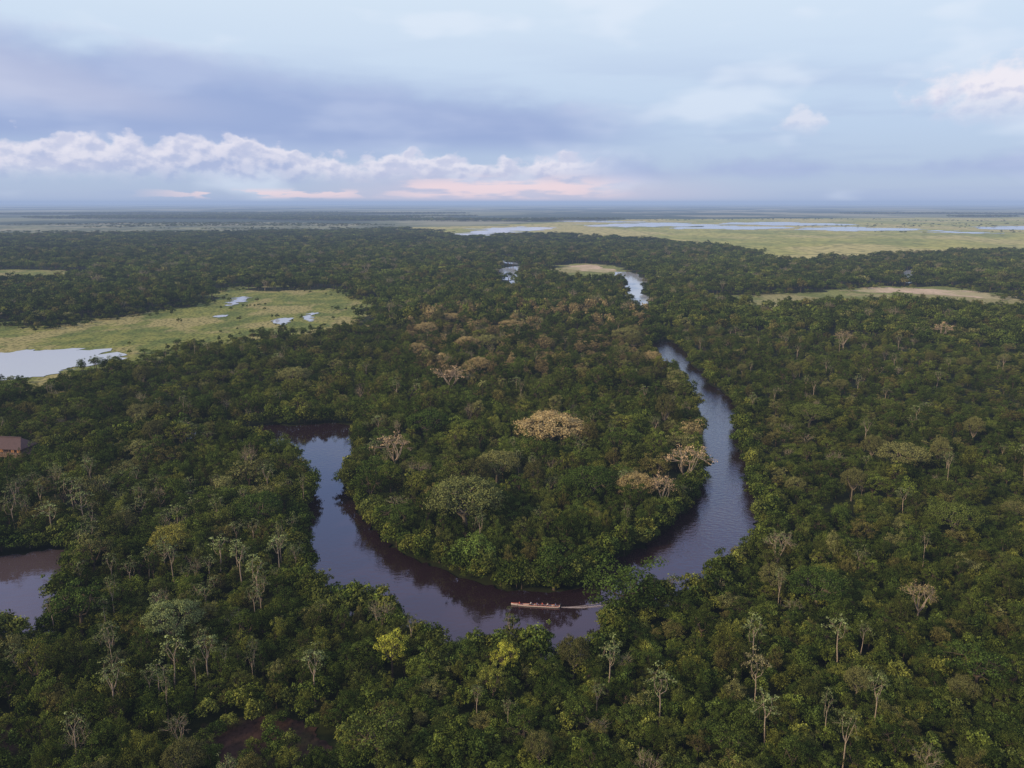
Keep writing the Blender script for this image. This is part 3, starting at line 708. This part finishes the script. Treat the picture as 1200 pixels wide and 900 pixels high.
for i in range(NSt+1):
    t = i/NSt; x = -L2+2*L2*t; w = wid(t); s_ = sheer(t); kl = -0.15+0.5*max(0, t-0.8)**1.5*5
    for j in range(ring):
        a_ = math.pi*j/(ring-1); V.append((x, -w*math.cos(a_), s_-(s_-kl)*math.sin(a_)**0.7))
for i in range(NSt):
    for j in range(ring-1): Fc.append((i*ring+j, (i+1)*ring+j, (i+1)*ring+j+1, i*ring+j+1))
Fc.append(tuple(range(ring)))
hull = addobj("hull", mesh_py("hull", V, Fc, M_HULL, True), boat); sm = hull.modifiers.new('s', 'SOLIDIFY'); sm.thickness = 0.05
acc = Acc()
for sg in (-1, 1):
    acc.add(tube([(-L2+2*L2*i/NSt, sg*wid(i/NSt), sheer(i/NSt)+0.03) for i in range(NSt+1)], [0.045]*(NSt+1), 6))
addobj("gunwale", mesh_py("gunwale", acc.V, acc.F, M_RED, True), boat)
def box(w, d, h, mat, name, bev=0.02):
    bm = bmesh.new(); bmesh.ops.create_cube(bm, size=1)
    for v in bm.verts: v.co = Vector((v.co.x*w, v.co.y*d, v.co.z*h))
    if bev: bmesh.ops.bevel(bm, geom=bm.edges[:], offset=bev, segments=2, affect='EDGES', profile=0.5)
    me = bpy.data.meshes.new(name); bm.to_mesh(me); bm.free(); me.materials.append(mat); return me
seatx = [-L2+1.0, -L2+2.8, -L2+4.0, -L2+5.2, -L2+6.6, L2-1.9]
for x in seatx:
    t = (x+L2)/(2*L2); o = addobj("seat", box(0.32, wid(t)*1.85, 0.04, M_WOOD, "seat", 0.008), boat); o.location = (x, 0, 0.20)
acc = Acc(); acc.add(tube([(0, 0, 0.55), (0, 0, 0.62), (0, 0, 0.85), (-0.02, 0, 1.0), (-0.02, 0, 1.03)], [0.05, 0.19, 0.21, 0.15, 0.02], 10))
acc.add(tube([(0, 0, 0.6), (-0.03, 0, 0.2), (-0.05, 0, -0.45)], [0.08, 0.06, 0.05], 8)); acc.add(tube([(-0.05, 0, -0.4), (-0.2, 0, -0.42), (-0.3, 0, -0.42)], [0.07, 0.06, 0.02], 8))
acc.add(tube([(0.1, 0, 0.7), (0.45, 0.05, 0.78), (0.75, 0.1, 0.8)], [0.03, 0.025, 0.03], 6))
o = addobj("outboard_motor", mesh_py("outboard_motor", acc.V, acc.F, M_DARK, True), boat); o.location = (-L2-0.12, 0, -0.1)

# people
M_SKIN = simple("skin", (0.30, 0.17, 0.11), 0.5, 0.08); M_HAIR = simple("dark_hair", (0.02, 0.015, 0.012), 0.6, 0.1)
M_VEST = simple("orange_life_vest", (0.75, 0.16, 0.03), 0.6, 0.1)
SHIRTS = [simple("white_shirt", (0.65, 0.63, 0.6), 0.8, 0.1), simple("blue_shirt", (0.08, 0.13, 0.3), 0.8, 0.1), simple("red_shirt", (0.5, 0.06, 0.05), 0.8, 0.1)]
M_PANT = simple("dark_trousers", (0.05, 0.055, 0.07), 0.8, 0.1)
def skin_mesh(name, verts, edges, mat, root=0):
    me = bpy.data.meshes.new(name); me.from_pydata([v[:3] for v in verts], edges, []); me.update()
    o = bpy.data.objects.new(name+"_tmp", me); COL.objects.link(o)
    o.modifiers.new('sk', 'SKIN'); o.modifiers.new('ss', 'SUBSURF').levels = 1
    for i, v in enumerate(verts):
        r = v[3]; me.skin_vertices[0].data[i].radius = r if isinstance(r, tuple) else (r, r)
    me.skin_vertices[0].data[root].use_root = True
    dg = bpy.context.evaluated_depsgraph_get(); dg.update(); ev = o.evaluated_get(dg); m2 = bpy.data.meshes.new_from_object(ev)
    bpy.data.objects.remove(o); m2.name = name; m2.materials.clear(); m2.materials.append(mat)
    for p in m2.polygons: p.use_smooth = True
    return m2
def person_meshes(arm):
    v = [(0, 0, 0.10, (0.15, 0.12)), (0.01, 0, 0.30, (0.14, 0.10)), (0.0, 0, 0.48, (0.17, 0.11)), (0.01, 0, 0.60, 0.055), (0.03, 0, 0.70, (0.085, 0.095)), (0.035, 0, 0.80, (0.075, 0.085)), (0.125, 0, 0.71, 0.015)]
    e = [(0, 1), (1, 2), (2, 3), (3, 4), (4, 5), (4, 6)]
    for sg in (-1, 1):
        b = len(v); v += [(0.0, sg*0.19, 0.50, 0.055), (0.06, sg*0.24, 0.27, 0.042), (0.26+arm*0.1, sg*0.20, 0.22+arm*0.2, 0.033), (0.33+arm*0.12, sg*0.19, 0.20+arm*0.22, (0.035, 0.018))]
        e += [(2, b), (b, b+1), (b+1, b+2), (b+2, b+3)]
        for q in range(5):
            ln = (0.05, 0.075, 0.08, 0.075, 0.06)[q]; c = len(v); oy = (q-2)*0.019*sg
            v += [(v[b+3][0]+ln*0.6, v[b+3][1]+oy, v[b+3][2]-0.005, 0.009), (v[b+3][0]+ln, v[b+3][1]+oy, v[b+3][2]-0.03, 0.008)]; e += [(b+3, c), (c, c+1)]
        b = len(v); v += [(0.08, sg*0.10, 0.08, 0.085), (0.43, sg*0.13, 0.12, 0.065), (0.48, sg*0.13, -0.12, 0.045), (0.50, sg*0.13, -0.17, 0.04), (0.62, sg*0.14, -0.18, (0.04, 0.03))]
        e += [(0, b), (b, b+1), (b+1, b+2), (b+2, b+3), (b+3, b+4)]
    body = skin_mesh("person_body", v, e, M_SKIN)
    hair = skin_mesh("hair", [(0.0, 0, 0.76, (0.09, 0.095)), (0.005, 0, 0.84, (0.085, 0.08)), (-0.03, 0, 0.68, (0.07, 0.06))], [(0, 1), (0, 2)], M_HAIR)
    vest = skin_mesh("life_vest", [(0, 0, 0.16, (0.18, 0.145)), (0.01, 0, 0.34, (0.18, 0.14)), (0.0, 0, 0.50, (0.19, 0.13))], [(0, 1), (1, 2)], M_VEST)
    tr = skin_mesh("trousers", [(0, 0, 0.08, (0.165, 0.13)), (0.08, 0.1, 0.08, 0.098), (0.43, 0.13, 0.12, 0.078), (0.48, 0.13, -0.1, 0.058), (0.08, -0.1, 0.08, 0.098), (0.43, -0.13, 0.12, 0.078), (0.48, -0.13, -0.1, 0.058)],
                   [(0, 1), (1, 2), (2, 3), (0, 4), (4, 5), (5, 6)], M_PANT)
    sh = [skin_mesh("shirt_sleeves", [(0, 0, 0.5, (0.18, 0.115)), (0, 0.19, 0.505, 0.068), (0.045, 0.235, 0.33, 0.056), (0, -0.19, 0.505, 0.068), (0.045, -0.235, 0.33, 0.056)], [(0, 1), (1, 2), (0, 3), (3, 4)], s_) for s_ in SHIRTS]
    return body, hair, vest, tr, sh
body, hair, vest, trm, shm = person_meshes(0.0)
bmat = Matrix.Translation(boat.location) @ Matrix.Rotation(ang, 4, 'Z')
for i, (x, vst, s_) in enumerate([(seatx[5], True, 2), (seatx[4], True, 0), (seatx[3], True, 1), (seatx[2], False, 2), (seatx[1], True, 0), (seatx[0], False, 1)]):
    p = addobj("person", body); p.location = bmat @ Vector((x-0.03, (0.03, -0.08, 0.08, -0.05, 0.06, 0.0)[i], 0.20)); p.rotation_euler = (0, 0, ang+(0.2, -0.3, 0.1, 0.4, -0.1, 0.0)[i])
    sc_ = {2: "red", 0: "white", 1: "blue"}[s_]
    p['label'] = (f"person in {sc_} shirt and orange life vest sitting in the canoe" if vst else f"person in {sc_} shirt sitting upright in the canoe")
    p['category'] = "person"; p['group'] = "people riding in the canoe"
    addobj("hair", hair, p); addobj("trousers", trm, p); addobj("shirt", shm[s_], p)
    if vst: addobj("life_vest", vest, p)
# wake: thin low foam ridges trailing behind the stern
mf, n, b = newmat("foam"); p_ = pos(n)
n.put(b.inputs['Base Color'], (0.44, 0.35, 0.31)); b.inputs['Roughness'].default_value = 0.4
at = n.node('ShaderNodeAttribute', attribute_type='GEOMETRY', attribute_name='dens')
n.put(b.inputs['Alpha'], n.ss(n.noise(p_, 1.6, 4, 0.7)+S(n, at.outputs['Fac'])*0.9-0.75, 0.0, 0.35)*0.9)
acV = []; acF = []; acD = []
def ribbon(pts, w0, w1, d0, d1):
    n_ = len(pts)
    for i, p in enumerate(pts):
        t = i/(n_-1); q = pts[min(i+1, n_-1)]-pts[max(i-1, 0)]; q = q.normalized(); nn = Vector((-q.y, q.x)); w = w0+(w1-w0)*t
        for j in range(5):
            k_ = (j-2)/2; pp = p+nn*w*k_; acV.append((pp.x, pp.y, 0.38+0.03*(1-k_*k_)*(1-t))); acD.append((d0+(d1-d0)*t)*(1-abs(k_)*0.9))
        if i < n_-1:
            o = len(acV)-5
            for j in range(4): acF.append((o+j, o+j+1, o+6+j, o+5+j))
st0 = pb; back = (pb-pa).normalized(); side = Vector((-back.y, back.x))
if side.y < 0: side = -side
curve = lambda k_, off: [st0+back*(k_*t)+side*(off*t+3.5*t*t) for t in np.linspace(0.02, 1, 24)]
ribbon(curve(13, 0.0), 0.28, 0.5, 1.2, 0.8); ribbon(curve(13, 1.6), 0.14, 0.22, 1.1, 0.7); ribbon(curve(12, -1.2), 0.12, 0.2, 1.0, 0.5)
me = mesh_py("wake", acV, acF, mf, True); at_ = me.attributes.new('dens', 'FLOAT', 'POINT'); at_.data.foreach_set('value', acD)
addobj("wake", me, kind='stuff')

# ------------------------------------------------------------- lodge
M_ROOF = simple("reddish_brown_thatch", (0.095, 0.055, 0.050), 0.9, 0.35, 1.2)
M_WALL = simple("weathered_timber_wall", (0.16, 0.115, 0.09), 0.8, 0.25, 2)
lodge = bpy.data.objects.new("river_lodge", None); COL.objects.link(lodge); lodge.location = (HUT[0]-3, HUT[1]+3, 0); lodge.rotation_euler = (0, 0, math.radians(-8))
lodge['label'] = "stilted timber river lodge with a reddish-brown thatched hip roof"; lodge['category'] = "building"
LW, LD = 13.0, 7.0
def part(name, me, loc, par=lodge, **k):
    o = addobj(name, me, par, **k); o.location = loc; return o
part("deck", box(LW+1.5, LD+1.5, 0.2, M_WOOD, "deck"), (0, 0, 1.9))
for ix in range(7):
    for iy in (-1, 1): part("stilt", box(0.25, 0.25, 1.80, M_WOOD, "stilt"), (-6.3+ix*2.1, iy*3.6, 0.895))
part("wall", box(LW-1.5, LD-2, 2.6, M_WALL, "wall"), (0, 0.4, 3.3))
for ix in range(7): part("porch_post", box(0.16, 0.16, 2.75, M_WOOD, "porch_post"), (-6.0+ix*2.0, -LD/2-0.1, 3.38))
ov = 0.7; a_, b_ = LW/2+ov, LD/2+ov; rz, rt = 4.7, 7.9; rl = LW/2-2.2
Vr = [(-a_, -b_, rz), (a_, -b_, rz), (a_, b_, rz), (-a_, b_, rz), (-rl, 0, rt), (rl, 0, rt)]
o = part("roof", mesh_py("roof", Vr, [(0, 1, 5, 4), (1, 2, 5), (2, 3, 4, 5), (3, 0, 4)], M_ROOF), (0, 0, 0)); sm = o.modifiers.new('s', 'SOLIDIFY'); sm.thickness = 0.2
part("roof_ridge", box(rl*2+0.5, 0.4, 0.22, M_ROOF, "roof_ridge"), (0, 0, rt+0.12))
M_LIT, n, b = newmat("lamplit_window"); b.inputs['Base Color'].default_value = (0.4, 0.2, 0.08, 1); b.inputs['Emission Color'].default_value = (1.0, 0.42, 0.14, 1); b.inputs['Emission Strength'].default_value = 0.25
for x in (-4.5, -2.4, 2.2, 4.5):
    w_ = part("window", box(1.3, 0.06, 1.1, M_LIT, "window", 0.01), (x, -2.14, 3.5))
    fr = Acc()
    for (p1, p2) in (((-0.7, 0, -0.6), (0.7, 0, -0.6)), ((-0.7, 0, 0.6), (0.7, 0, 0.6)), ((-0.7, 0, -0.6), (-0.7, 0, 0.6)), ((0.7, 0, -0.6), (0.7, 0, 0.6)), ((0, 0, -0.6), (0, 0, 0.6))): fr.add(tube([p1, p2], [0.06, 0.06], 4))
    f_ = addobj("frame", mesh_py("frame", fr.V, fr.F, M_WOOD), w_); f_.location = (0, -0.05, 0)
part("door", box(1.1, 0.08, 2.1, M_WOOD, "door", 0.01), (0, -2.16, 3.08))
rail = Acc()
for z in (2.5, 2.9): rail.add(tube([(-6.6, -4.05, z), (6.6, -4.05, z)], [0.04, 0.04], 5))
for i in range(23): rail.add(tube([(-6.5+i*0.59, -4.05, 2.0), (-6.5+i*0.59, -4.05, 2.9)], [0.025, 0.025], 4))
part("railing", mesh_py("railing", rail.V, rail.F, M_WOOD), (0, 0, 0))
print("done", len(bpy.data.objects))
